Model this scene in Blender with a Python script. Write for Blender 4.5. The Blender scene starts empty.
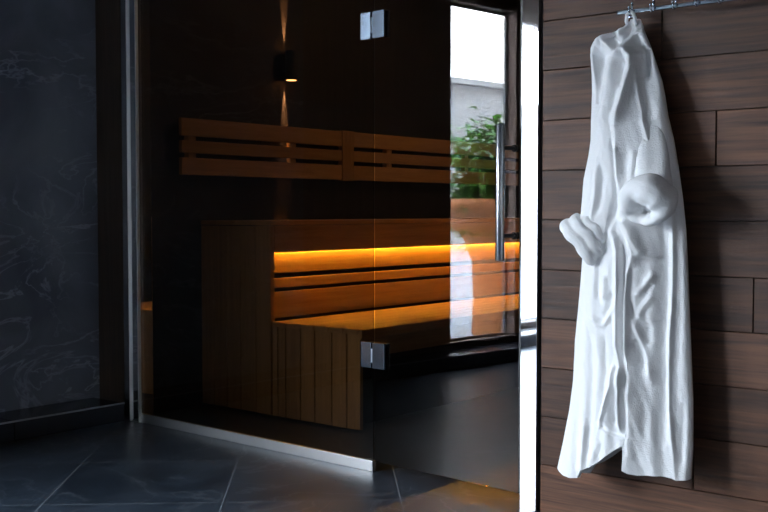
import bpy, bmesh, math, random
import numpy as np
from mathutils import Vector, Matrix, Euler
random.seed(7)
scene = bpy.context.scene
C = scene.collection
R = math.radians

# ---------------------------------------------------------------- camera
cam = bpy.data.cameras.new('camera'); camo = bpy.data.objects.new('camera', cam); C.objects.link(camo)
camo.location = (0, 0, 0.98)
pitch = math.atan((256 - 210.5) / 1065.0)
camo.rotation_euler = (math.pi/2 - pitch, 0, R(39.5))
cam.sensor_width = 36.0; cam.lens = 36.0 * 1065.0 / 768.0
cam.clip_start = 0.05; cam.clip_end = 500
scene.camera = camo

# ---------------------------------------------------------------- world / light
SKY = 59.0
w = bpy.data.worlds.new('sky'); scene.world = w; w.use_nodes = True
nt = w.node_tree; nt.nodes.clear()
out = nt.nodes.new('ShaderNodeOutputWorld'); bg = nt.nodes.new('ShaderNodeBackground')
tc = nt.nodes.new('ShaderNodeTexCoord'); sp = nt.nodes.new('ShaderNodeSeparateXYZ')
rp = nt.nodes.new('ShaderNodeValToRGB')
rp.color_ramp.elements[0].position = 0.0; rp.color_ramp.elements[0].color = (0.91, 0.95, 1.0, 1)
rp.color_ramp.elements[1].position = 0.7; rp.color_ramp.elements[1].color = (0.64, 0.79, 1.0, 1)
nt.links.new(tc.outputs['Generated'], sp.inputs[0]); nt.links.new(sp.outputs['Z'], rp.inputs[0])
nt.links.new(rp.outputs[0], bg.inputs[0]); bg.inputs[1].default_value = SKY
nt.links.new(bg.outputs[0], out.inputs[0])

def area_portal(name, loc, sy, sz):
    l = bpy.data.lights.new(name, 'AREA'); l.shape = 'RECTANGLE'; l.size = sy; l.size_y = sz
    o = bpy.data.objects.new(name, l); C.objects.link(o); o.location = loc
    o.rotation_euler = (math.pi/2, 0, -math.pi/2)      # local -Z points to +X
    l.cycles.is_portal = True
    return o
# window openings in the left wall: (y0, y1, z0, z1)
WIN1 = (0.075, 0.722, 0.125, 2.32)
WIN2 = (-2.40, -0.50, 0.13, 2.38)
for i, (y0, y1, z0, z1) in enumerate((WIN1, WIN2)):
    area_portal('daylight_portal', (-4.408, (y0+y1)/2, (z0+z1)/2), y1-y0, z1-z0)

vs = scene.view_settings
vs.view_transform = 'Standard'; vs.look = 'None'; vs.gamma = 1.0; vs.use_curve_mapping = False
vs.exposure = 0.0

# ---------------------------------------------------------------- materials
def new_mat(name):
    m = bpy.data.materials.new(name); m.use_nodes = True
    n = m.node_tree; b = n.nodes['Principled BSDF']
    return m, n, b
def N(n, t, **k):
    x = n.nodes.new('ShaderNode' + t)
    for a, v in k.items():
        if a in x.inputs: x.inputs[a].default_value = v
        else: setattr(x, a, v)
    return x
def plain(name, col, rough=0.5, metal=0.0, bump=0.0, bscale=200.0, spec=0.5, coat=0.0):
    m, n, b = new_mat(name)
    tx = N(n, 'TexCoord'); no = N(n, 'TexNoise'); no.inputs['Scale'].default_value = 9.0; no.inputs['Detail'].default_value = 5.0
    n.links.new(tx.outputs['Object'], no.inputs['Vector'])
    mx = N(n, 'MixRGB'); mx.inputs[1].default_value = (*[c*0.92 for c in col], 1); mx.inputs[2].default_value = (*[min(1, c*1.06) for c in col], 1)
    n.links.new(no.outputs['Fac'], mx.inputs[0]); n.links.new(mx.outputs[0], b.inputs['Base Color'])
    b.inputs['Roughness'].default_value = rough; b.inputs['Metallic'].default_value = metal
    b.inputs['Specular IOR Level'].default_value = spec; b.inputs['Coat Weight'].default_value = coat
    if bump:
        n2 = N(n, 'TexNoise'); n2.inputs['Scale'].default_value = bscale; n2.inputs['Detail'].default_value = 3.0
        n.links.new(tx.outputs['Object'], n2.inputs['Vector'])
        bp = N(n, 'Bump'); bp.inputs['Strength'].default_value = bump; bp.inputs['Distance'].default_value = 0.002
        n.links.new(n2.outputs['Fac'], bp.inputs['Height']); n.links.new(bp.outputs[0], b.inputs['Normal'])
    return m
def wood(name, ca, cb, axis='Y', rough=0.5, scale=1.0, vary=0.35, bump=0.25, spec=0.4):
    """long fibres along `axis` (object coords); per-face 'tone' attribute shifts pigment and pattern"""
    m, n, b = new_mat(name)
    tx = N(n, 'TexCoord'); at = N(n, 'Attribute', attribute_name='tone')
    mp = N(n, 'Mapping')
    s = {'X': (1.1, 26, 26), 'Y': (26, 1.1, 26), 'Z': (26, 26, 1.1)}[axis]
    mp.inputs['Scale'].default_value = [v*scale for v in s]
    add = N(n, 'VectorMath', operation='ADD'); ml = N(n, 'VectorMath', operation='SCALE'); ml.inputs['Scale'].default_value = 37.0
    n.links.new(at.outputs['Color'], ml.inputs[0]); n.links.new(tx.outputs['Object'], add.inputs[0]); n.links.new(ml.outputs[0], add.inputs[1])
    n.links.new(add.outputs[0], mp.inputs['Vector'])
    n1 = N(n, 'TexNoise'); n1.inputs['Scale'].default_value = 1.0; n1.inputs['Detail'].default_value = 8.0; n1.inputs['Roughness'].default_value = 0.65; n1.inputs['Distortion'].default_value = 1.2
    n.links.new(mp.outputs[0], n1.inputs['Vector'])
    mp2 = N(n, 'Mapping'); mp2.inputs['Scale'].default_value = [v*scale*4.0 for v in s]
    n.links.new(add.outputs[0], mp2.inputs['Vector'])
    n2 = N(n, 'TexNoise'); n2.inputs['Scale'].default_value = 1.0; n2.inputs['Detail'].default_value = 4.0
    n.links.new(mp2.outputs[0], n2.inputs['Vector'])
    a1 = N(n, 'Math', operation='MULTIPLY'); a1.inputs[1].default_value = 0.65; n.links.new(n1.outputs['Fac'], a1.inputs[0])
    a2 = N(n, 'Math', operation='MULTIPLY_ADD'); a2.inputs[1].default_value = 0.35; n.links.new(n2.outputs['Fac'], a2.inputs[0]); n.links.new(a1.outputs[0], a2.inputs[2])
    r = N(n, 'ValToRGB'); r.color_ramp.elements[0].position = 0.36; r.color_ramp.elements[0].color = (*ca, 1)
    r.color_ramp.elements[1].position = 0.64; r.color_ramp.elements[1].color = (*cb, 1)
    n.links.new(a2.outputs[0], r.inputs[0])
    sx = N(n, 'SeparateXYZ'); n.links.new(at.outputs['Color'], sx.inputs[0])
    mr = N(n, 'MapRange'); mr.inputs['To Min'].default_value = 1-vary; mr.inputs['To Max'].default_value = 1+vary
    n.links.new(sx.outputs['X'], mr.inputs['Value'])
    vm = N(n, 'VectorMath', operation='SCALE'); n.links.new(r.outputs[0], vm.inputs[0]); n.links.new(mr.outputs[0], vm.inputs['Scale'])
    n.links.new(vm.outputs[0], b.inputs['Base Color'])
    b.inputs['Roughness'].default_value = rough; b.inputs['Specular IOR Level'].default_value = spec
    bp = N(n, 'Bump'); bp.inputs['Strength'].default_value = bump; bp.inputs['Distance'].default_value = 0.003
    n.links.new(a2.outputs[0], bp.inputs['Height']); n.links.new(bp.outputs[0], b.inputs['Normal'])
    return m
def glass_mat(name, tint, f0=0.05):
    m = bpy.data.materials.new(name); m.use_nodes = True; n = m.node_tree; n.nodes.clear()
    o = N(n, 'OutputMaterial'); tr = N(n, 'BsdfTransparent'); gl = N(n, 'BsdfGlossy'); mx = N(n, 'MixShader')
    tr.inputs[0].default_value = (*tint, 1); gl.inputs['Roughness'].default_value = 0.0; gl.inputs[0].default_value = (1, 1, 1, 1)
    g = N(n, 'NewGeometry'); d = N(n, 'VectorMath', operation='DOT_PRODUCT')
    n.links.new(g.outputs['Normal'], d.inputs[0]); n.links.new(g.outputs['Incoming'], d.inputs[1])
    ab = N(n, 'Math', operation='ABSOLUTE'); n.links.new(d.outputs['Value'], ab.inputs[0])
    su = N(n, 'Math', operation='SUBTRACT'); su.inputs[0].default_value = 1.0; n.links.new(ab.outputs[0], su.inputs[1])
    pw = N(n, 'Math', operation='POWER'); pw.inputs[1].default_value = 5.0; n.links.new(su.outputs[0], pw.inputs[0])
    fr = N(n, 'Math', operation='MULTIPLY_ADD'); fr.inputs[1].default_value = 1-f0; fr.inputs[2].default_value = f0
    n.links.new(pw.outputs[0], fr.inputs[0]); n.links.new(fr.outputs[0], mx.inputs[0])
    n.links.new(tr.outputs[0], mx.inputs[1]); n.links.new(gl.outputs[0], mx.inputs[2]); n.links.new(mx.outputs[0], o.inputs[0])
    return m
def emit(name, col, st):
    m, n, b = new_mat(name); b.inputs['Base Color'].default_value = (*col, 1)
    b.inputs['Emission Color'].default_value = (*col, 1); b.inputs['Emission Strength'].default_value = st
    return m

def slate_floor():
    m, n, b = new_mat('slate_tile')
    tx = N(n, 'TexCoord'); mp = N(n, 'Mapping'); mp.inputs['Rotation'].default_value = (0, 0, R(-42.5))
    n.links.new(tx.outputs['Object'], mp.inputs['Vector'])
    mp.inputs['Location'].default_value = (TILE_OX, TILE_OY, 0)
    sp = N(n, 'SeparateXYZ'); n.links.new(mp.outputs[0], sp.inputs[0])
    def line(o):
        dv = N(n, 'Math', operation='DIVIDE'); dv.inputs[1].default_value = 0.6; n.links.new(o, dv.inputs[0])
        fr = N(n, 'Math', operation='FRACT'); n.links.new(dv.outputs[0], fr.inputs[0])
        sb = N(n, 'Math', operation='SUBTRACT'); sb.inputs[1].default_value = 0.5; n.links.new(fr.outputs[0], sb.inputs[0])
        ab = N(n, 'Math', operation='ABSOLUTE'); n.links.new(sb.outputs[0], ab.inputs[0])
        gt = N(n, 'Math', operation='GREATER_THAN'); gt.inputs[1].default_value = 0.5 - 0.0019/0.6; n.links.new(ab.outputs[0], gt.inputs[0])
        fl = N(n, 'Math', operation='FLOOR'); n.links.new(dv.outputs[0], fl.inputs[0])
        return gt, fl
    lx, fx = line(sp.outputs['X']); ly, fy = line(sp.outputs['Y'])
    mxx = N(n, 'Math', operation='MAXIMUM'); n.links.new(lx.outputs[0], mxx.inputs[0]); n.links.new(ly.outputs[0], mxx.inputs[1])
    cv = N(n, 'CombineXYZ'); n.links.new(fx.outputs[0], cv.inputs[0]); n.links.new(fy.outputs[0], cv.inputs[1])
    wn = N(n, 'TexWhiteNoise'); n.links.new(cv.outputs[0], wn.inputs['Vector'])
    # slate clouding offset per tile
    sc = N(n, 'VectorMath', operation='SCALE'); sc.inputs['Scale'].default_value = 9.0; n.links.new(wn.outputs['Color'], sc.inputs[0])
    ad = N(n, 'VectorMath', operation='ADD'); n.links.new(tx.outputs['Object'], ad.inputs[0]); n.links.new(sc.outputs[0], ad.inputs[1])
    no = N(n, 'TexNoise'); no.inputs['Scale'].default_value = 3.2; no.inputs['Detail'].default_value = 7; no.inputs['Roughness'].default_value = .62; no.inputs['Distortion'].default_value = .8
    n.links.new(ad.outputs[0], no.inputs['Vector'])
    r = N(n, 'ValToRGB'); e = r.color_ramp.elements
    e[0].position = .32; e[0].color = (*SLATE_A, 1); e[1].position = .70; e[1].color = (*SLATE_B, 1)
    n.links.new(no.outputs['Fac'], r.inputs[0])
    # faint pale veins
    nv = N(n, 'TexNoise'); nv.inputs['Scale'].default_value = 1.3; nv.inputs['Detail'].default_value = 6; nv.inputs['Distortion'].default_value = 1.6
    n.links.new(ad.outputs[0], nv.inputs['Vector'])
    s1 = N(n, 'Math', operation='SUBTRACT'); s1.inputs[1].default_value = .5; n.links.new(nv.outputs['Fac'], s1.inputs[0])
    s2 = N(n, 'Math', operation='ABSOLUTE'); n.links.new(s1.outputs[0], s2.inputs[0])
    s3 = N(n, 'MapRange'); s3.inputs['From Min'].default_value = 0; s3.inputs['From Max'].default_value = .012; s3.inputs['To Min'].default_value = .35; s3.inputs['To Max'].default_value = 0
    n.links.new(s2.outputs[0], s3.inputs['Value'])
    m1 = N(n, 'MixRGB'); m1.inputs[2].default_value = (.16, .18, .2, 1); n.links.new(s3.outputs[0], m1.inputs[0]); n.links.new(r.outputs[0], m1.inputs[1])
    m2 = N(n, 'MixRGB'); m2.inputs[2].default_value = (.17, .19, .21, 1); n.links.new(mxx.outputs[0], m2.inputs[0]); n.links.new(m1.outputs[0], m2.inputs[1])
    n.links.new(m2.outputs[0], b.inputs['Base Color'])
    rr = N(n, 'MapRange'); rr.inputs['To Min'].default_value = FLOOR_R0; rr.inputs['To Max'].default_value = FLOOR_R1; n.links.new(no.outputs['Fac'], rr.inputs['Value'])
    ra = N(n, 'Math', operation='MAXIMUM'); n.links.new(rr.outputs[0], ra.inputs[0])
    rm = N(n, 'Math', operation='MULTIPLY'); rm.inputs[1].default_value = .7; n.links.new(mxx.outputs[0], rm.inputs[0]); n.links.new(rm.outputs[0], ra.inputs[1])
    n.links.new(ra.outputs[0], b.inputs['Roughness'])
    bp = N(n, 'Bump'); bp.inputs['Strength'].default_value = .12; bp.inputs['Distance'].default_value = .002
    n.links.new(no.outputs['Fac'], bp.inputs['Height']); n.links.new(bp.outputs[0], b.inputs['Normal'])
    return m
def marble():
    m, n, b = new_mat('navy_marble')
    tx = N(n, 'TexCoord')
    no = N(n, 'TexNoise'); no.inputs['Scale'].default_value = 2.2; no.inputs['Detail'].default_value = 8; no.inputs['Distortion'].default_value = .7
    n.links.new(tx.outputs['Object'], no.inputs['Vector'])
    r = N(n, 'ValToRGB'); e = r.color_ramp.elements
    e[0].position = .33; e[0].color = (*MARB_A, 1); e[1].position = .68; e[1].color = (*MARB_B, 1)
    n.links.new(no.outputs['Fac'], r.inputs[0])
    def vein(scale, dist, width, st, seed):
        mp = N(n, 'Mapping'); mp.inputs['Location'].default_value = (seed, seed*1.7, seed*.3); mp.inputs['Rotation'].default_value = (R(35), 0, 0); mp.inputs['Scale'].default_value = (1, .55, 1.25)
        n.links.new(tx.outputs['Object'], mp.inputs['Vector'])
        v = N(n, 'TexNoise'); v.inputs['Scale'].default_value = scale; v.inputs['Detail'].default_value = 7; v.inputs['Roughness'].default_value = .55; v.inputs['Distortion'].default_value = dist
        n.links.new(mp.outputs[0], v.inputs['Vector'])
        a = N(n, 'Math', operation='SUBTRACT'); a.inputs[1].default_value = .5; n.links.new(v.outputs['Fac'], a.inputs[0])
        c = N(n, 'Math', operation='ABSOLUTE'); n.links.new(a.outputs[0], c.inputs[0])
        d = N(n, 'MapRange'); d.inputs['From Min'].default_value = 0; d.inputs['From Max'].default_value = width; d.inputs['To Min'].default_value = st; d.inputs['To Max'].default_value = 0
        n.links.new(c.outputs[0], d.inputs['Value'])
        # veins come and go
        k = N(n, 'TexNoise'); k.inputs['Scale'].default_value = 2.0; k.inputs['Detail'].default_value = 3; n.links.new(mp.outputs[0], k.inputs['Vector'])
        kr = N(n, 'MapRange'); kr.inputs['From Min'].default_value = .47; kr.inputs['From Max'].default_value = .66; n.links.new(k.outputs['Fac'], kr.inputs['Value'])
        mm = N(n, 'Math', operation='MULTIPLY'); n.links.new(d.outputs[0], mm.inputs[0]); n.links.new(kr.outputs[0], mm.inputs[1])
        return mm
    v1 = vein(.85, .35, .0045, .9, 5.2); v2 = vein(3.4, 1.4, .020, .6, 8.3); v3 = vein(1.6, .5, .008, .7, 3.1)
    m0 = N(n, 'Math', operation='MAXIMUM'); n.links.new(v1.outputs[0], m0.inputs[0]); n.links.new(v3.outputs[0], m0.inputs[1])
    mx = N(n, 'Math', operation='MAXIMUM'); n.links.new(m0.outputs[0], mx.inputs[0]); n.links.new(v2.outputs[0], mx.inputs[1])
    mm = N(n, 'MixRGB'); mm.inputs[2].default_value = (*MARB_V, 1); n.links.new(mx.outputs[0], mm.inputs[0]); n.links.new(r.outputs[0], mm.inputs[1])
    n.links.new(mm.outputs[0], b.inputs['Base Color'])
    b.inputs['Roughness'].default_value = MARB_R
    return m
TILE_OX, TILE_OY = 0.356, 0.035
SLATE_A = (.016, .023, .033); SLATE_B = (.045, .060, .080)
FLOOR_R0, FLOOR_R1 = .22, .42
MARB_A = (.095, .105, .135); MARB_B = (.19, .205, .245); MARB_V = (.42, .45, .52); MARB_R = .28

M = {}
M['floor'] = None
M['plank'] = wood('thermo_oak_planks', (.034, .015, .0085), (.140, .060, .031), 'X', rough=.55, scale=1.0, vary=.42, bump=.5, spec=.35)
M['alder'] = wood('sauna_alder', (.42, .24, .10), (.62, .38, .17), 'Y', rough=.45, scale=.8, vary=.12, bump=.15)
M['alder_v'] = wood('sauna_alder_upright', (.42, .24, .10), (.62, .38, .17), 'Z', rough=.45, scale=.8, vary=.12, bump=.15)
M['dark_wood'] = wood('smoked_wood', (.03, .02, .014), (.07, .045, .03), 'Z', rough=.5, vary=.2)
M['brown_wall'] = wood('brown_stained_boards', (.12, .075, .055), (.24, .15, .11), 'Z', rough=.55, vary=.2)
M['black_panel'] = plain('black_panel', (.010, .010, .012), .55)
M['chrome'] = plain('chrome', (.50, .55, .62), .10, 1.0)
M['hinge'] = plain('satin_chrome', (.22, .28, .36), .20, 1.0)
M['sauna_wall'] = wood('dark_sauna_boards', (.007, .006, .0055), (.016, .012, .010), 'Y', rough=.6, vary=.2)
M['mirror'] = plain('polished_steel', (.86, .88, .90), .03, 1.0)
M['brushed'] = plain('brushed_aluminium', (.78, .80, .82), .38, 1.0)
M['steel'] = plain('satin_steel', (.55, .56, .58), .25, 1.0)
M['black_metal'] = plain('black_metal', (.012, .012, .012), .4)
M['grey_frame'] = plain('grey_window_frame', (.10, .11, .12), .5)
M['sill'] = plain('dark_stone', (.02, .022, .028), .2)
M['terry'] = None
M['door_glass'] = glass_mat('bronze_tinted_glass', (.70, .66, .62), .045)
M['pane_glass'] = glass_mat('dark_bronze_glass', (.62, .58, .53), .045)
M['clear_glass'] = glass_mat('clear_glass', (.97, .98, .98), .03)
M['grout'] = plain('pale_edge_trim', (.25, .26, .28), .5)
M['led'] = emit('amber_led', (1.0, .50, .045), 74.0)
M['warm_bulb'] = emit('warm_lamp_lens', (1.0, .45, .15), 14.0)
M['ceiling'] = plain('grey_ceiling', (.20, .205, .21), .7)
M['plaster'] = plain('taupe_plaster', (.50, .47, .44), .7)

# ---------------------------------------------------------------- helpers
def link_mesh(name, bm, mat, parent=None, smooth=False, bevel=0.0):
    me = bpy.data.meshes.new(name); bm.normal_update(); bm.to_mesh(me); bm.free()
    if mat is not None: me.materials.append(mat)
    o = bpy.data.objects.new(name, me); C.objects.link(o)
    if parent is not None: o.parent = parent
    if smooth:
        for p in me.polygons: p.use_smooth = True
    if bevel:
        b = o.modifiers.new('bevel', 'BEVEL'); b.width = bevel; b.segments = 2; b.limit_method = 'ANGLE'; b.angle_limit = R(40)
    return o
def tone_all(bm, faces, val=None):
    lay = bm.loops.layers.float_color.get('tone') or bm.loops.layers.float_color.new('tone')
    v = (random.random(), random.random(), random.random(), 1) if val is None else val
    for f in faces:
        for l in f.loops: l[lay] = v
def box(bm, x0, x1, y0, y1, z0, z1, tone=True):
    vs_ = [bm.verts.new(p) for p in ((x0,y0,z0),(x1,y0,z0),(x1,y1,z0),(x0,y1,z0),(x0,y0,z1),(x1,y0,z1),(x1,y1,z1),(x0,y1,z1))]
    fs = [bm.faces.new([vs_[i] for i in q]) for q in ((0,3,2,1),(4,5,6,7),(0,1,5,4),(1,2,6,5),(2,3,7,6),(3,0,4,7))]
    if tone: tone_all(bm, fs)
    return fs
def boxo(name, b, mat, parent=None, bevel=0.0):
    bm = bmesh.new(); box(bm, *b); return link_mesh(name, bm, mat, parent, bevel=bevel)
def obox(name, P, u, s0, s1, n, d0, d1, z0, z1, mat, parent=None, bevel=0.0):
    """box in a vertical plane through P with direction u, normal n"""
    bm = bmesh.new(); pts = []
    for z in (z0, z1):
        for (s, d) in ((s0, d0), (s1, d0), (s1, d1), (s0, d1)):
            q = Vector(P) + Vector(u)*s + Vector(n)*d; pts.append(bm.verts.new((q.x, q.y, z)))
    fs = [bm.faces.new([pts[i] for i in q]) for q in ((0,1,2,3),(7,6,5,4),(0,4,5,1),(1,5,6,2),(2,6,7,3),(3,7,4,0))]
    bmesh.ops.recalc_face_normals(bm, faces=fs); tone_all(bm, fs)
    return link_mesh(name, bm, mat, parent, bevel=bevel)
def tube(bm, pts, r, seg=16, cap=True):
    pts = [Vector(p) for p in pts]; rings = []
    rr = r if isinstance(r, (list, tuple)) else [r]*len(pts)
    t0 = (pts[1]-pts[0]).normalized(); up = Vector((0,0,1)) if abs(t0.z) < .9 else Vector((1,0,0))
    nrm = (up - t0*up.dot(t0)).normalized()
    for i, p in enumerate(pts):
        t = (pts[min(i+1, len(pts)-1)] - pts[max(i-1, 0)]).normalized()
        nrm = (nrm - t*nrm.dot(t)).normalized(); bn = t.cross(nrm)
        rings.append([bm.verts.new(p + (nrm*math.cos(a)+bn*math.sin(a))*rr[i]) for a in [2*math.pi*k/seg for k in range(seg)]])
    for i in range(len(rings)-1):
        for k in range(seg): bm.faces.new((rings[i][k], rings[i][(k+1)%seg], rings[i+1][(k+1)%seg], rings[i+1][k]))
    if cap:
        bm.faces.new(rings[0][::-1]); bm.faces.new(rings[-1])
    return rings
def empty(name, loc=(0,0,0)):
    o = bpy.data.objects.new(name, None); C.objects.link(o); o.location = loc; o.empty_display_size = .05
    return o
def tag(o, label=None, cat=None, group=None, kind=None):
    if label: o['label'] = label
    if cat: o['category'] = cat
    if group: o['group'] = group
    if kind: o['kind'] = kind
    return o
def adopt(root):
    """children were built in world coordinates: keep them where they are under an offset root"""
    for ch in list(bpy.data.objects):
        if ch.parent == root and ch.get('_k') is None:
            ch.location = Vector(ch.location) - root.location; ch['_k'] = 1
            del ch['_k']
def structure(o, label=None, cat=None):
    o['kind'] = 'structure'
    if label: o['label'] = label
    if cat: o['category'] = cat
    return o
# ================================================================= STRUCTURE
XW = -4.31           # face of the marble wall
M['floor'] = slate_floor(); M['marble'] = marble()
structure(boxo('floor', (-4.6, 2.0, -4.0, 6.6, -.10, 0), M['floor']), 'dark blue grey slate floor tiles laid diagonally through the whole room', 'floor')
structure(boxo('ceiling', (-4.6, 2.0, -4.0, 6.6, 2.60, 2.70), M['ceiling']), 'plain grey ceiling above the room', 'ceiling')

# left wall: marble by the sauna, smoked wood around the windows behind the viewpoint
bm = bmesh.new()
box(bm, XW-.22, XW, 1.72, 3.07, 0, 2.6)
structure(link_mesh('wall_left', bm, M['marble']), 'dark navy marble wall with pale veins left of the sauna glass', 'wall')
bm = bmesh.new()
for (y0, y1) in ((WIN1[1], 1.72), (WIN2[1], WIN1[0]), (-4.0, WIN2[0])):
    box(bm, XW-.10, XW, y0, y1, 0, 2.6)
box(bm, XW-.10, XW, WIN1[0], WIN1[1], 0, WIN1[2]); box(bm, XW-.10, XW, WIN1[0], WIN1[1], WIN1[3], 2.6)
box(bm, XW-.10, XW, WIN2[0], WIN2[1], 0, WIN2[2]); box(bm, XW-.10, XW, WIN2[0], WIN2[1], WIN2[3], 2.6)
structure(link_mesh('wall_window_side', bm, M['brown_wall']), 'brown stained wood wall holding the tall windows', 'wall')
# low stone step along the left wall
bm = bmesh.new()
ys = [-4.0, -2.8, -1.6, -.4, .8, 1.40, 2.468, 3.035]
for i in range(len(ys)-1): box(bm, XW, -4.07, ys[i]+.0012, ys[i+1]-.0012, 0, .083)
structure(link_mesh('baseboard_left', bm, M['sill'], bevel=.001), 'low dark stone ledge at the foot of the marble wall', 'ledge')
bm = bmesh.new(); box(bm, -4.074, -4.066, -4.0, 3.035, .081, .087)
structure(link_mesh('trim_1', bm, M['grout']), 'thin pale edge strip along the top of the stone ledge', 'edge trim')
# brown return at the end of the marble
bm = bmesh.new(); box(bm, XW-.2, -4.115, 3.07, 3.20, 0, 2.6)
structure(link_mesh('wall_return', bm, M['dark_wood']), 'narrow dark brown wooden wall strip between marble and steel post', 'wall')
bm = bmesh.new(); box(bm, -4.123, -4.053, 3.070, 3.16, .0, 2.6)
structure(link_mesh('trim_2', bm, M['steel'], bevel=.002), 'slim blue grey steel upright beside the left mirror post', 'trim')

# mirror polished posts
structure(boxo('trim_3', (-4.050, -3.984, 3.060, 3.14, 0, 2.6), M['mirror'], bevel=.007), 'mirror polished steel post at the left end of the sauna glass', 'post')
for a_, b_ in ((-4.052, -4.0485), (-3.988, -3.982)):
    e_ = boxo('edge_strip', (a_, b_, 3.050, 3.066, 0, 2.6), M['brushed'], bpy.data.objects['trim_3'], bevel=.001)
structure(boxo('trim_4', (-1.862, -1.800, 2.960, 3.06, 0, 2.6), M['mirror'], bevel=.002), 'bright mirror polished steel post between glass door and plank wall', 'post')

# wood plank wall, real boards
WP = Vector((-1.795, 2.960, 0)); WU = Vector((.99982, .01920, 0)).normalized(); WN = Vector((WU.y, -WU.x, 0))
def wpt(s, d, z): 
    q = WP + WU*s + WN*d; return Vector((q.x, q.y, z))
bm = bmesh.new()
zr = [.0, .159, .316, .475, .634, .79, .95, 1.107, 1.266, 1.425, 1.581, 1.74, 1.90, 2.06, 2.22, 2.38, 2.6]
joints = {0: [1.1, 2.3], 1: [.524, 1.7, 3.0], 2: [1.25, 2.4], 3: [.95, 2.1], 4: [.694, 1.9], 5: [1.35, 2.6], 6: [1.0, 2.2], 7: [.580, 1.8, 3.0],
          8: [1.2, 2.5], 9: [.412, 1.6, 2.9], 10: [1.0, 2.2], 11: [.3, 1.5], 12: [.9, 2.0], 13: [.5, 1.7], 14: [1.1, 2.3], 15: [.7, 1.9]}
tones = {}
for i in range(len(zr)-1):
    sj = [.012] + joints[i] + [3.75]
    for k in range(len(sj)-1):
        a, b_ = sj[k]+(.0018 if k else 0), sj[k+1]-.0018
        th = .016 + random.uniform(-.0012, .0012)
        z0, z1 = zr[i]+.0012, zr[i+1]-.0012
        vsx = []
        for z in (z0, z1):
            for (s, d) in ((a, 0), (b_, 0), (b_, -th), (a, -th)):
                vsx.append(bm.verts.new(wpt(s, d + (th-.016), z)))
        fs = [bm.faces.new([vsx[j] for j in q]) for q in ((3,2,1,0),(4,5,6,7),(0,1,5,4),(1,2,6,5),(2,3,7,6),(3,0,4,7))]
        bmesh.ops.recalc_face_normals(bm, faces=fs)
        tone_all(bm, fs)
structure(link_mesh('wall_front', bm, M['plank'], bevel=.0012), 'wall of horizontal dark brown grained oak planks behind the robe', 'wall')
structure(obox('wall_backing', WP, WU, -.004, 3.80, WN, -.10, -.022, 0, 2.6, M['black_panel']), 'black backing behind the plank wall', 'wall')

structure(boxo('wall_right', (2.0, 2.15, -4.0, 6.6, 0, 2.6), M['plaster']), 'taupe wall on the right side of the room', 'wall')
structure(boxo('wall_rear', (-4.6, 2.0, -4.15, -4.0, 0, 2.6), M['plaster']), 'taupe wall behind the viewpoint', 'wall')
# sauna shell
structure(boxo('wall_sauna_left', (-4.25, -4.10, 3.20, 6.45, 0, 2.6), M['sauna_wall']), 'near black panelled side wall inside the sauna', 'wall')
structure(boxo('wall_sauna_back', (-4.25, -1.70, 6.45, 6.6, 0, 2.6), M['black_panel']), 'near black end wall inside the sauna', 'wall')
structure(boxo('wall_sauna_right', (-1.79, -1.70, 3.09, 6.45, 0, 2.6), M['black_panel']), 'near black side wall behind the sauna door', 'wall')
structure(boxo('trim_5', (-4.06, -1.80, 3.02, 3.08, 2.30, 2.6), M['black_metal']), 'black header beam over the sauna glass', 'beam')

# windows in the left wall
def window(name, wn, label, mull=()):
    y0, y1, z0, z1 = wn; root = empty(name, (XW-.10, (y0+y1)/2, z0)); structure(root, label, 'window')
    f = .014; x0, x1 = XW-.10, XW-.075
    bm = bmesh.new()
    box(bm, x0, x1, y0, y0+f, z0, z1); box(bm, x0, x1, y1-f, y1, z0, z1)
    box(bm, x0, x1, y0+f, y1-f, z0, z0+f); box(bm, x0, x1, y0+f, y1-f, z1-f, z1)
    for z in mull: box(bm, x0, x1, y0+f, y1-f, z-.012, z+.012)
    fr = link_mesh('window_frame', bm, M['grey_frame'], root)
    bm = bmesh.new(); box(bm, XW-.094, XW-.088, y0+f*.5, y1-f*.5, z0+f*.5, z1-f*.5)
    pn = link_mesh('window_pane', bm, M['clear_glass'], root)
    for c in (fr, pn): c.location = -root.location
    return root
window('window_1', WIN1, 'tall grey framed window opposite the sauna door')
window('window_2', WIN2, 'wide grey framed window behind the viewpoint')

# outside
structure(boxo('terrace', (-19.6, -4.55, -34, 12, -.20, -.05), plain('pale_paving', (.42, .43, .45), .8)), 'pale terrace outside the windows', 'terrace')
bm = bmesh.new(); box(bm, -26, -20, -34, 14, -.2, 4.5); 
for y in range(-32, 13, 3): box(bm, -20.0, -19.9, y, y+1.6, 1.0, 2.1)
box(bm, -26.2, -19.7, -34.2, 14.2, 4.5, 4.65)
tag(link_mesh('neighbouring_building', bm, plain('grey_render', (.24, .24, .24), .8)), 'long low pale building seen across the terrace', 'building')

# ================================================================= SAUNA GLASS
# fixed pane
A = Vector((-4.000, 3.062, 0)); B = Vector((-2.553, 3.028, 0)); U = (B-A).normalized(); Nn = Vector((U.y, -U.x, 0))
LEN = (B-A).length
root = empty('window_3', A); structure(root, 'large fixed tinted glass pane of the sauna front', 'glass panel')
g = obox('window_pane', A, U, .005, LEN, Nn, -.012, -.004, .012, 2.31, M['pane_glass'], root)
ch = obox('base_channel', A, U, -.055, LEN, Nn, -.022, .0, .0, .040, M['brushed'], root, bevel=.0012)
ch['label'] = 'bright aluminium floor channel'
for c in (g, ch): c.location = -root.location
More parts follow.
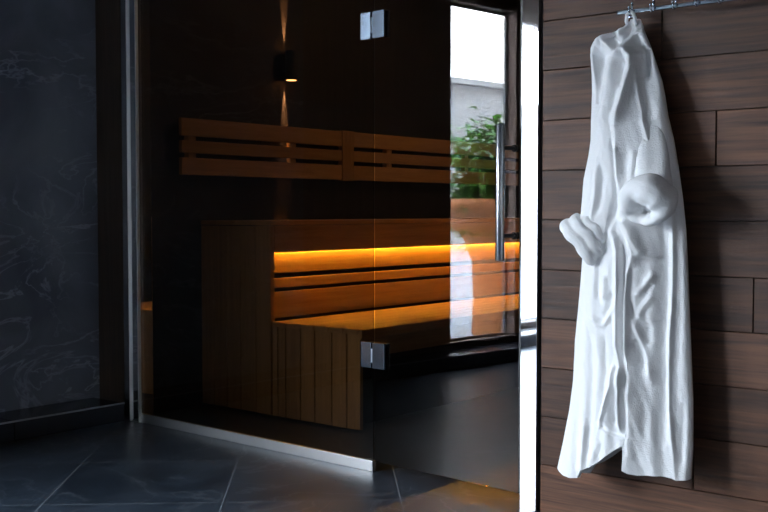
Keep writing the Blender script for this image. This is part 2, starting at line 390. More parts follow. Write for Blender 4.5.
# door, standing slightly ajar
ga = R(39.5+47.0); DU = Vector((math.sin(ga), -math.cos(ga), 0)); DN = Vector((DU.y, -DU.x, 0))
droot = empty('door_1', B); structure(droot, 'tinted glass sauna door with chrome hinges and long steel pull', 'door')
kids = []
kids.append(obox('glass_leaf', B, DU, .010, .672, DN, -.012, -.004, .040, 2.28, M['door_glass'], droot))
kids.append(obox('edge_seal', B, DU, .668, .679, DN, -.013, -.002, .040, 2.28, M['black_metal'], droot))
def hinge(z0, z1):
    bm = bmesh.new()
    def ob(s0, s1, d0, d1, a, b_, P=B, u=DU, n=DN):
        pts = []
        for z in (a, b_):
            for (s, d) in ((s0, d0), (s1, d0), (s1, d1), (s0, d1)):
                q = P + u*s + n*d; pts.append(bm.verts.new((q.x, q.y, z)))
        fs = [bm.faces.new([pts[i] for i in q]) for q in ((0,1,2,3),(7,6,5,4),(0,4,5,1),(1,5,6,2),(2,6,7,3),(3,7,4,0))]
        bmesh.ops.recalc_face_normals(bm, faces=fs); tone_all(bm, fs)
    ob(-.052, -.002, -.003, .007, z0, z1, u=U, n=Nn)              # plate clamped on the fixed pane
    ob(-.052, -.002, -.026, -.013, z0, z1, u=U, n=Nn)
    ob(.006, .066, -.003, .007, z0, z1); ob(.006, .066, -.026, -.013, z0, z1)
    h = link_mesh('hinge', bm, M['hinge'], droot, bevel=.0015)
    bm = bmesh.new(); q = B + DU*.002 + DN*.002
    tube(bm, [(q.x, q.y, z0+.022), (q.x, q.y, z1-.022)], .007, 16)
    k = link_mesh('hinge_barrel', bm, M['chrome'], h, smooth=False)
    return h
kids.append(hinge(1.612, 1.712)); kids.append(hinge(.392, .487))
# pull handle: bars on both faces, two standoffs through the glass
hroot = empty('handle', B); hroot.parent = droot
sH = .650; off = .052
bm = bmesh.new(); q = B + DU*(sH-.022) + DN*off
tube(bm, [(q.x, q.y, .815), (q.x, q.y, .817), (q.x, q.y, 1.262), (q.x, q.y, 1.264)], [.0135, .0150, .0150, .0135], 24)
hb = link_mesh('grip_bar', bm, M['steel'], hroot, smooth=True)
hk = [hb]
for z in (1.185, .897):
    bm = bmesh.new(); q0 = B + DU*(sH-.022) + DN*(off-.008); q1 = B + DU*sH + DN*(-.034)
    q0 = B + DU*sH*0 + DU*(sH-.022) + DN*off; 
    tube(bm, [Vector((q0.x, q0.y, z)), Vector(((B+DU*(sH)+DN*0.0).x, (B+DU*(sH)+DN*0.0).y, z)), Vector((q1.x, q1.y, z))], .0065, 14)
    for d0, d1 in ((-.002, .005), (-.020, -.013)):
        a_ = B + DU*sH + DN*d0; b_ = B + DU*sH + DN*d1
        tube(bm, [(a_.x, a_.y, z), (b_.x, b_.y, z)], .012, 18)
    hk.append(link_mesh('standoff', bm, M['black_metal'], hroot, smooth=False))
for c in kids: c.location = -droot.location
hroot.location = (0, 0, 0)
for c in hk: c.location = -B

# ================================================================= SAUNA FITTINGS
YE = 6.40
def planks_v(bm, x0, x1, y, th, z0, z1, edges):
    xs = [x0] + edges + [x1]
    for i in range(len(xs)-1): box(bm, xs[i]+.0028, xs[i+1]-.0028, y, y+th, z0, z1)
# upper tier
ub = empty('upper_bench', (-3.85, 4.9, 0)); tag(ub, 'tall upper wooden sauna bench tier with a recess lit by an amber strip', 'sauna bench')
k = []
bm = bmesh.new(); planks_v(bm, -4.098, -3.705, 3.53, .02, .012, .905, [-4.005, -3.910, -3.812])
k.append(link_mesh('end_panel', bm, M['alder_v'], ub, bevel=.0015))
k.append(boxo('corner_board', (-3.700, -3.602, 3.526, 3.555, .012, .908), M['alder_v'], ub, bevel=.002))
k.append(boxo('fascia_board', (-3.616, -3.600, 3.556, YE, .784, .908), M['alder'], ub, bevel=.002))
bm = bmesh.new()
xs = [-4.095, -3.972, -3.848, -3.724, -3.598]
for i in range(4): box(bm, xs[i]+.004, xs[i+1]-(.004 if i < 3 else 0), 3.524, YE, .910, .930)
k.append(link_mesh('seat_slats', bm, M['alder'], ub, bevel=.002))
bm = bmesh.new()
for z0, z1 in ((.678, .776), (.607, .654), (.462, .588)): box(bm, -3.672, -3.652, 3.556, YE, z0, z1)
k.append(link_mesh('backrest_boards', bm, M['alder'], ub, bevel=.002))
k.append(boxo('inner_core', (-4.09, -3.69, 3.56, YE, .012, .90), M['black_panel'], ub))
for c in k: c.location = -ub.location
# LED strip under the fascia
tag(boxo('led_strip', (-3.644, -3.626, 3.562, YE-.01, .793, .800), M['led']), 'thin amber light strip glowing under the upper bench edge', 'led strip')
# lower tier
lb = empty('lower_bench', (-3.3, 4.9, 0)); tag(lb, 'low wooden sauna bench tier with vertical plank end, glowing amber on top', 'sauna bench')
k = []
bm = bmesh.new(); planks_v(bm, -3.598, -3.045, 3.532, .02, .010, .440, [-3.560, -3.508, -3.412, -3.322, -3.217, -3.127])
k.append(link_mesh('end_panel', bm, M['alder_v'], lb, bevel=.0015))
bm = bmesh.new()
n_ = 6; wd = (3.595-3.055)/n_
for i in range(n_):
    x0 = -3.595 + i*wd; box(bm, x0+.003, x0+wd-.003, 3.528, YE, .432, .456)
k.append(link_mesh('seat_slats', bm, M['alder'], lb, bevel=.002))
k.append(boxo('front_edge_board', (-3.054, -3.034, 3.528, YE, .415, .456), M['alder'], lb, bevel=.002))
k.append(boxo('apron_board', (-3.085, -3.065, 3.556, YE, .325, .412), M['alder'], lb, bevel=.002))
k.append(boxo('plinth', (-3.60, -3.16, 3.556, YE, .0, .325), M['black_panel'], lb))
for c in k: c.location = -lb.location
# wall backrest: two runs of three boards with spacer blocks and a joining post
br = empty('slatted_backrest', (-4.07, 4.9, 1.15)); tag(br, 'slatted wooden backrest rail fixed high on the dark sauna wall', 'backrest')
k = []
for (y0, y1) in ((3.372, 4.536), (4.640, YE)):
    for z0, z1 in ((1.345, 1.430), (1.262, 1.322), (1.155, 1.238)):
        k.append(boxo('board', (-4.072, -4.050, y0, y1, z0, z1), M['alder'], br, bevel=.002))
for (y0, y1) in ((3.424, 3.470), (4.133, 4.172), (4.951, 4.998), (5.76, 5.80)):
    k.append(boxo('spacer_batten', (-4.092, -4.060, y0, y1, 1.155, 1.430), M['alder_v'], br, bevel=.001))
k.append(boxo('joining_post', (-4.080, -4.046, 4.540, 4.636, 1.150, 1.434), M['alder_v'], br, bevel=.002))
for c in k: c.location = -br.location
# wall lamp throwing narrow beams up and down
LX, LY, LZ = -4.045, 4.125, 1.757
wl = empty('wall_lamp', (LX, LY, LZ)); tag(wl, 'small black cylinder wall lamp throwing thin beams up and down', 'wall lamp')
bm = bmesh.new()
def ring_tube(bm, cx_, cy_, z0, z1, ro, ri, seg=28):
    v = [[bm.verts.new((cx_+r*math.cos(2*math.pi*i/seg), cy_+r*math.sin(2*math.pi*i/seg), z)) for i in range(seg)] for (r, z) in ((ri, z0), (ro, z0), (ro, z1), (ri, z1))]
    for a in range(4):
        for i in range(seg):
            j = (i+1) % seg; bm.faces.new((v[a][i], v[a][j], v[(a+1)%4][j], v[(a+1)%4][i]))
    bmesh.ops.recalc_face_normals(bm, faces=bm.faces[:])
ring_tube(bm, 0, 0, -.078, .078, .032, .028)
bo = link_mesh('lamp_body', bm, M['black_metal'], wl)
boxo('wall_mount', (-.055, -.030, -.02, .02, -.03, .03), M['black_metal'], wl, bevel=.002)
for sgn in (-1, 1):
    bm = bmesh.new(); tube(bm, [(0, 0, sgn*.066), (0, 0, sgn*.0785)], .0275, 24)
    link_mesh('lens', bm, M['warm_bulb'], wl)
    l = bpy.data.lights.new('beam', 'SPOT'); l.energy = 260.0; l.color = (1.0, .50, .22); l.spot_size = R(15); l.spot_blend = .8; l.shadow_soft_size = .004
    lo = bpy.data.objects.new('beam', l); C.objects.link(lo); lo.parent = wl
    lo.location = (-.043, 0, sgn*.070)
    dirv = Vector((-.05, 0, sgn)).normalized(); lo.rotation_euler = dirv.to_track_quat('-Z', 'Y').to_euler()

# ================================================================= COAT RACK
RZ = 1.575
cr = empty('coat_rack', wpt(.62, 0, RZ)); tag(cr, 'slim chrome wall rail with small coat pegs holding the robe', 'coat rack')
k = []
bm = bmesh.new(); s0, s1 = .297, .95
pp = []
for z in (RZ-.015, RZ-.003):
    for (s, d) in ((s0, .055), (s1, .055), (s1, .065), (s0, .065)): pp.append(bm.verts.new(wpt(s, d, z)))
fs = [bm.faces.new([pp[i] for i in q]) for q in ((0,1,2,3),(7,6,5,4),(0,4,5,1),(1,5,6,2),(2,6,7,3),(3,7,4,0))]
bmesh.ops.recalc_face_normals(bm, faces=fs); k.append(link_mesh('rail', bm, M['chrome'], cr, bevel=.003))
for s in (.312, .92):
    bm = bmesh.new(); tube(bm, [wpt(s, 0, RZ-.009), wpt(s, .004, RZ-.009), wpt(s, .005, RZ-.009), wpt(s, .057, RZ-.009)], [.008, .008, .004, .004], 18)
    k.append(link_mesh('mounting_stub', bm, M['chrome'], cr))
hooks = []
bm = bmesh.new()
base = [wpt(0, .061, RZ-.012), wpt(0, .067, RZ-.018), wpt(0, .075, RZ-.019), wpt(0, .081, RZ-.012), wpt(0, .082, RZ-.002)]
org = wpt(0, .060, RZ)
tube(bm, [p-org for p in base], [.003, .003, .003, .003, .003], 12)
bmesh.ops.create_uvsphere(bm, u_segments=14, v_segments=10, radius=.0042, matrix=Matrix.Translation(base[-1]-org+Vector((0,0,.002))))
q_ = [Vector((0, 0, 0)), Vector((0, 0, .020))]
tube(bm, [wpt(0, .060, RZ-.004)-org, wpt(0, .060, RZ+.012)-org], .0035, 10)
bmesh.ops.create_uvsphere(bm, u_segments=12, v_segments=8, radius=.0045, matrix=Matrix.Translation(wpt(0, .060, RZ+.015)-org))
hk0 = link_mesh('peg', bm, M['chrome'], cr, smooth=True)
for i, s in enumerate((.345, .412, .479, .546, .613, .680, .747)):
    o = hk0 if i == 0 else hk0.copy()
    if i: C.objects.link(o); o.parent = cr
    o.location = wpt(s, .060, RZ) - cr.location
for c in k: c.location = -cr.location

# recessed warm ceiling lamp inside the sauna
cl = empty('ceiling_lamp', (-2.85, 5.0, 2.60)); tag(cl, 'round recessed warm ceiling lamp inside the sauna', 'ceiling lamp')
bm = bmesh.new(); ring_tube(bm, 0, 0, -.012, 0, .085, .070); link_mesh('lamp_ring', bm, M['black_metal'], cl)
bm = bmesh.new(); tube(bm, [(0, 0, -.008), (0, 0, -.002)], .069, 28); link_mesh('lamp_lens', bm, emit('soft_warm_lens', (1, .6, .3), 4.0), cl)
l = bpy.data.lights.new('glow', 'AREA'); l.shape = 'DISK'; l.size = .13; l.energy = 9.0; l.color = (1.0, .58, .24)
lo = bpy.data.objects.new('glow', l); C.objects.link(lo); lo.parent = cl; lo.location = (0, 0, -.02)

# ================================================================= ROBE (s along wall, z up, d off the wall; metres)
def terry():
    m, n, b = new_mat('white_terry'); b.inputs['Base Color'].default_value = (.87, .875, .885, 1)
    b.inputs['Roughness'].default_value = .95; b.inputs['Specular IOR Level'].default_value = .15
    b.inputs['Sheen Weight'].default_value = .15; b.inputs['Sheen Roughness'].default_value = .5
    tx = N(n, 'TexCoord'); a = N(n, 'TexNoise'); a.inputs['Scale'].default_value = 260.0; a.inputs['Detail'].default_value = 3
    n.links.new(tx.outputs['Object'], a.inputs['Vector'])
    c = N(n, 'TexNoise'); c.inputs['Scale'].default_value = 22.0; c.inputs['Detail'].default_value = 4; n.links.new(tx.outputs['Object'], c.inputs['Vector'])
    ad = N(n, 'Math', operation='MULTIPLY_ADD'); ad.inputs[1].default_value = 2.0; n.links.new(c.outputs['Fac'], ad.inputs[0]); n.links.new(a.outputs['Fac'], ad.inputs[2])
    bp = N(n, 'Bump'); bp.inputs['Strength'].default_value = .55; bp.inputs['Distance'].default_value = .003
    n.links.new(ad.outputs[0], bp.inputs['Height']); n.links.new(bp.outputs[0], b.inputs['Normal'])
    return m
M['terry'] = terry()
RL= [(0.3413, 1.5549), (0.336, 1.5378), (0.3181, 1.5191), (0.2802, 1.5083), (0.2514, 1.4993), (0.2223, 1.4873), (0.2149, 1.467), (0.2182, 1.4307), (0.2245, 1.3853), (0.228, 1.3253), (0.2282, 1.2656), (0.2289, 1.1908), (0.2205, 1.1313), (0.2122, 1.0716), (0.2055, 1.0116), (0.2054, 0.9514), (0.2103, 0.8913), (0.2082, 0.8251), (0.2056, 0.7858), (0.1975, 0.6796), (0.1891, 0.5881), (0.1846, 0.4661), (0.1724, 0.3732), (0.1533, 0.2788), (0.1339, 0.1896), (0.1345, 0.1526)]
RR= [(0.3553, 1.5606), (0.3695, 1.5324), (0.3869, 1.4982), (0.404, 1.4615), (0.4213, 1.4163), (0.4448, 1.3546), (0.4552, 1.3109), (0.4661, 1.253), (0.4864, 1.1808), (0.5037, 1.095), (0.518, 1.0097), (0.5292, 0.9249), (0.5356, 0.8402), (0.5424, 0.7273), (0.5513, 0.5864), (0.56, 0.4456), (0.5628, 0.304), (0.5585, 0.218), (0.5587, 0.2066)]
RB= [(0.1332, 0.1936), (0.1576, 0.1849), (0.1852, 0.18), (0.2123, 0.1796), (0.2358, 0.1833), (0.2423, 0.1979), (0.2487, 0.211), (0.275, 0.224), (0.3009, 0.2428), (0.3296, 0.2707), (0.3518, 0.2886), (0.3675, 0.2997), (0.3724, 0.2915), (0.3763, 0.2508), (0.3767, 0.2274), (0.3942, 0.2197), (0.4193, 0.2163), (0.4502, 0.2182), (0.4807, 0.22), (0.511, 0.2162), (0.526, 0.2114), (0.5526, 0.2142), (0.5614, 0.2185), (0.57, 0.2283)]
RF=[
  ('step', -0.022, 0.006, 0.06, [(0.3723, 1.4389), (0.3889, 1.37), (0.4017, 1.3051), (0.424, 1.2241), (0.4529, 1.1379), (0.4864, 1.0664), (0.5007, 1.021), (0.506, 0.9248), (0.5085, 0.8116), (0.5083, 0.6982), (0.5045, 0.6271), (0.504, 0.5275), (0.5062, 0.4137), (0.5188, 0.3005), (0.5283, 0.21)]) ,
  ('ridge', 0.014, 0.008, 0.008, [(0.3723, 1.4389), (0.3889, 1.37), (0.4017, 1.3051), (0.424, 1.2241), (0.4529, 1.1379), (0.4864, 1.0664), (0.5007, 1.021), (0.506, 0.9248), (0.5085, 0.8116), (0.5083, 0.6982), (0.5045, 0.6271), (0.504, 0.5275), (0.5062, 0.4137), (0.5188, 0.3005), (0.5283, 0.21)]) ,
  ('ridge', -0.02, 0.022, 0.01, [(0.4709, 0.9672), (0.4832, 0.8963), (0.4868, 0.7259), (0.4866, 0.6121), (0.4926, 0.4413), (0.4947, 0.3272)]) ,
  ('ridge', -0.007, 0.006, 0.006, [(0.4709, 0.9672), (0.4793, 0.8338)]) ,
  ('ridge', 0.03, 0.012, 0.016, [(0.2474, 1.4739), (0.269, 1.4935), (0.2987, 1.4662), (0.3266, 1.4456), (0.3452, 1.4411)]) ,
  ('ridge', 0.018, 0.01, 0.01, [(0.2421, 1.4683), (0.2439, 1.4376), (0.256, 1.3943), (0.267, 1.3336), (0.2653, 1.2747)]) ,
  ('ridge', -0.022, 0.016, 0.014, [(0.2707, 1.4533), (0.283, 1.4071), (0.2856, 1.3621), (0.2818, 1.3177), (0.2752, 1.2682)]) ,
  ('ridge', 0.02, 0.012, 0.02, [(0.3167, 1.4285), (0.304, 1.3847), (0.2955, 1.3317), (0.2911, 1.2732), (0.2865, 1.2151)]) ,
  ('ridge', -0.01, 0.008, 0.008, [(0.3323, 1.4243), (0.3323, 1.3739), (0.3323, 1.3236), (0.3276, 1.2569)]) ,
  ('ridge', -0.03, 0.014, 0.012, [(0.2892, 1.5008), (0.3155, 1.4739), (0.3342, 1.4541)]) ,
  ('ridge', 0.018, 0.01, 0.012, [(0.3219, 1.5223), (0.3183, 1.492), (0.3423, 1.4594)]) ,
  ('ridge', -0.014, 0.006, 0.008, [(0.3452, 1.5446), (0.3478, 1.5136), (0.3451, 1.4774), (0.3428, 1.4564)]) ,
  ('ridge', 0.035, 0.012, 0.01, [(0.3653, 1.4998), (0.3562, 1.4824), (0.3458, 1.4561), (0.3674, 1.4304), (0.3695, 1.386), (0.3607, 1.3337), (0.3504, 1.2847), (0.3404, 1.2274)]) ,
  ('ridge', -0.018, 0.008, 0.008, [(0.3474, 1.4231), (0.3463, 1.3818), (0.3398, 1.335)]) ,
  ('ridge', 0.014, 0.01, 0.02, [(0.3704, 1.5053), (0.3855, 1.4858), (0.4028, 1.4485)]) ,
  ('ridge', -0.024, 0.014, 0.012, [(0.3805, 1.4622), (0.3925, 1.4432), (0.3994, 1.4074), (0.405, 1.3544)]) ,
  ('step', 0.022, 0.01, 0.06, [(0.3695, 1.386), (0.3559, 1.2988), (0.3377, 1.2188), (0.3425, 1.155), (0.3475, 1.0826), (0.3547, 1.0392)]) ,
  ('ridge', -0.02, 0.005, 0.007, [(0.3328, 1.1842), (0.3404, 1.1262), (0.345, 1.0682), (0.35, 0.9959), (0.3394, 0.9467)]) ,
  ('ridge', 0.014, 0.006, 0.008, [(0.3451, 1.1694), (0.3497, 1.1115), (0.3572, 1.0536)]) ,
  ('ridge', 0.018, 0.008, 0.01, [(0.4013, 1.1533), (0.3971, 1.0961), (0.3951, 1.0617)]) ,
  ('ridge', -0.012, 0.01, 0.012, [(0.3721, 1.1541), (0.3741, 1.0822)]) ,
  ('ridge', -0.012, 0.012, 0.012, [(0.4314, 1.1526), (0.4466, 1.0811)]) ,
  ('ridge', 0.012, 0.014, 0.014, [(0.4322, 1.3241), (0.4649, 1.1803), (0.4882, 1.0948)]) ,
  ('ridge', 0.03, 0.035, 0.03, [(0.3082, 1.3014), (0.3059, 1.1852), (0.2971, 1.0689), (0.2875, 0.9522), (0.2701, 0.8641)]) ,
  ('ridge', -0.014, 0.008, 0.01, [(0.2985, 1.1272), (0.309, 1.0746), (0.2991, 0.996), (0.2812, 0.9463)]) ,
  ('ridge', 0.014, 0.008, 0.01, [(0.283, 1.113), (0.2887, 1.0253), (0.2749, 0.9375), (0.2787, 0.917)]) ,
  ('ridge', -0.012, 0.01, 0.01, [(0.2558, 1.1578), (0.2493, 1.0404)]) ,
  ('step', -0.022, 0.006, 0.03, [(0.3377, 1.0104), (0.3278, 0.9379), (0.3112, 0.8796), (0.3089, 0.8416)]) ,
  ('ridge', 0.03, 0.05, 0.05, [(0.4147, 1.2672), (0.4269, 1.1241), (0.4298, 1.0242)]) ,
  ('ridge', 0.03, 0.009, 0.006, [(0.3454, 0.9467), (0.3372, 0.9206), (0.3496, 0.9005), (0.3592, 0.8659), (0.3639, 0.7793), (0.3633, 0.6634), (0.3647, 0.591), (0.3746, 0.5424)]) ,
  ('ridge', -0.026, 0.007, 0.006, [(0.3673, 0.9007), (0.3742, 0.8518), (0.3742, 0.7796), (0.3751, 0.6641), (0.3768, 0.5774), (0.3926, 0.5264)]) ,
  ('ridge', 0.026, 0.005, 0.01, [(0.3663, 0.9382), (0.3909, 0.8953), (0.4035, 0.8524), (0.3901, 0.7946), (0.3857, 0.7224), (0.3874, 0.6359), (0.3889, 0.5637), (0.3928, 0.5149)]) ,
  ('ridge', 0.026, 0.008, 0.012, [(0.3658, 0.9584), (0.3902, 0.924), (0.4086, 0.8869), (0.429, 0.8472)]) ,
  ('ridge', -0.02, 0.006, 0.008, [(0.401, 0.8323), (0.3962, 0.7804), (0.3944, 0.7228), (0.4073, 0.6658)]) ,
  ('ridge', 0.012, 0.006, 0.014, [(0.4095, 0.844), (0.4342, 0.8501), (0.4792, 0.8395)]) ,
  ('ridge', 0.016, 0.009, 0.009, [(0.4615, 0.805), (0.4359, 0.7673), (0.4117, 0.735)]) ,
  ('ridge', -0.012, 0.006, 0.006, [(0.4517, 0.7706), (0.4337, 0.7444)]) ,
  ('ridge', 0.012, 0.008, 0.008, [(0.4551, 0.7364), (0.4319, 0.7071), (0.4188, 0.6722)]) ,
  ('ridge', -0.014, 0.012, 0.014, [(0.4056, 0.6081), (0.4266, 0.575), (0.4353, 0.5382)]) ,
  ('ridge', 0.014, 0.006, 0.008, [(0.4073, 0.6658), (0.4258, 0.6152), (0.4429, 0.5586), (0.4547, 0.4962)]) ,
  ('ridge', -0.01, 0.01, 0.01, [(0.4409, 0.653), (0.4501, 0.5962)]) ,
  ('step', 0.006, 0.004, 0.03, [(0.4131, 0.6661), (0.446, 0.6618), (0.4828, 0.6689)]) ,
  ('ridge', 0.016, 0.008, 0.008, [(0.2739, 0.6701), (0.297, 0.651), (0.3188, 0.6465), (0.3393, 0.6738), (0.3534, 0.7094)]) ,
  ('ridge', -0.018, 0.009, 0.009, [(0.2966, 0.6686), (0.3184, 0.6669), (0.3387, 0.7029), (0.3467, 0.7497)]) ,
  ('ridge', 0.012, 0.008, 0.008, [(0.3189, 0.7923), (0.3174, 0.7194)]) ,
  ('ridge', -0.009, 0.008, 0.008, [(0.2967, 0.8296), (0.2957, 0.7183)]) ,
  ('ridge', 0.012, 0.01, 0.01, [(0.2974, 0.6305), (0.3088, 0.5434), (0.3045, 0.4255)]) ,
  ('ridge', -0.012, 0.01, 0.01, [(0.2783, 0.6144), (0.2835, 0.5117), (0.2796, 0.3635), (0.269, 0.2137)]) ,
  ('ridge', 0.012, 0.008, 0.008, [(0.2632, 0.3615), (0.2582, 0.2716), (0.2495, 0.1988)]) ,
  ('ridge', -0.012, 0.008, 0.008, [(0.3251, 0.6322), (0.3304, 0.5158), (0.32, 0.427), (0.3057, 0.352)]) ,
  ('step', 0.035, 0.006, 0.05, [(0.3511, 0.532), (0.3462, 0.4733), (0.332, 0.4282), (0.3177, 0.3828), (0.309, 0.3524)]) ,
  ('ridge', 0.016, 0.006, 0.008, [(0.3568, 0.5411), (0.3491, 0.4735), (0.3291, 0.422), (0.3148, 0.3737), (0.3058, 0.3491)]) ,
  ('ridge', -0.018, 0.006, 0.006, [(0.364, 0.4748), (0.3594, 0.4016), (0.3601, 0.3579)]) ,
  ('ridge', 0.02, 0.007, 0.007, [(0.3804, 0.5487), (0.3726, 0.4901), (0.371, 0.4173), (0.3752, 0.345)]) ,
  ('ridge', -0.02, 0.006, 0.006, [(0.3742, 0.5627), (0.39, 0.506), (0.3884, 0.4334), (0.3897, 0.3611), (0.3875, 0.3173)]) ,
  ('step', -0.025, 0.005, 0.03, [(0.3091, 0.3466), (0.3366, 0.3349), (0.3666, 0.3266), (0.3874, 0.3231)]) ,
  ('ridge', 0.012, 0.012, 0.014, [(0.4147, 0.4359), (0.4314, 0.3222), (0.4462, 0.237)]) ,
  ('ridge', -0.012, 0.012, 0.014, [(0.4494, 0.4959), (0.47, 0.3826), (0.4795, 0.2973)]) ,
  ('ridge', 0.014, 0.01, 0.012, [(0.3932, 0.4918), (0.4012, 0.3767), (0.4006, 0.2462)]) ,
  ('ridge', -0.01, 0.008, 0.008, [(0.5394, 0.4443), (0.539, 0.3306), (0.5354, 0.2449)]) ,
  ('ridge', 0.01, 0.01, 0.01, [(0.3129, 0.3088), (0.2817, 0.2394)]) ,
]

def interp_z(tab, z):
    t = np.array(tab)[::-1]; return np.interp(z, t[:, 1], t[:, 0])
def seg_field(S, Z, pts):
    """signed sideways offset and distance of every grid point to a polyline"""
    best = np.full(S.shape, 1e9); side = np.zeros(S.shape); endf = np.ones(S.shape)
    P = np.array(pts); ln = np.r_[0, np.cumsum(np.hypot(*np.diff(P, axis=0).T))]; tot = ln[-1]
    for i in range(len(P)-1):
        a, b_ = P[i], P[i+1]; ab = b_-a; L2 = (ab**2).sum()
        t = np.clip(((S-a[0])*ab[0] + (Z-a[1])*ab[1])/L2, 0, 1)
        dx = S-(a[0]+t*ab[0]); dz = Z-(a[1]+t*ab[1]); d = np.hypot(dx, dz)
        cr_ = ab[0]*dz - ab[1]*dx          # >0 : left of travel direction
        w_ = d < best
        best = np.where(w_, d, best); side = np.where(w_, cr_, side)
        along = (ln[i] + t*math.sqrt(L2))
        fade = np.clip(np.minimum(along, tot-along)/(.16*tot) + .25, 0, 1)
        endf = np.where(w_, fade, endf)
    # travelling downwards: image-right is left of travel, i.e. positive side = larger s
    return best, np.sign(side), endf
def smooth(x): x = np.clip(x, 0, 1); return x*x*(3-2*x)
rng = np.random.RandomState(4)
def base_off(Z): return np.interp(Z, [.15, .5, .9, 1.2, 1.4, 1.50, 1.56], [.085, .080, .072, .062, .052, .046, .040])
def robe_depth(S, Z, Uu):
    zk = [0.10, .30, .60, .95, 1.20, 1.38, 1.46, 1.51, 1.545, 1.57]
    T = np.interp(Z, zk, [.140, .140, .140, .138, .130, .120, .105, .080, .062, .055])
    q = 2*Uu-1; e = np.clip(1-np.where(q > 0, np.abs(q)**24, np.abs(q)**3.0), 0, 1)**.55
    bz = base_off(Z); T = T - .040
    rs = smooth((q+.15)/1.15)
    D = bz + .012 + (T*(1-.62*rs)-.012)*e
    D0 = np.zeros_like(D)
    for kd, am, wl, wr, pts in RF:
        d, sd, ef = seg_field(S, Z, pts)
        wv = 1.2*np.where(sd > 0, wr, wl)
        if kd == 'ridge': D0 += am*ef*np.exp(-(d/wv)**2)
        else:
            x = d*sd
            D0 += am*ef*smooth(x/(2*wl)+.5)*np.exp(-np.clip(x, 0, None)/wr*1.0)
    # soft hanging folds
    low = np.clip((1.25-Z)/.9, 0, 1)
    D0 += .0045*low*np.sin(S*95 + 1.5*np.sin(Z*3.1)+.4) + .003*low*np.sin(S*150 + Z*4.0)
    D0 += .0025*np.sin(S*60+Z*9+2*np.sin(Z*7)) + .0012*np.sin(S*210+Z*37)*np.sin(Z*61+S*55)
    D += np.interp(Z, [1.2, 1.38, 1.44], [.50, .62, .85])*D0*np.clip(e*1.5, 0, 1)
    return np.maximum(D, bz+.010)
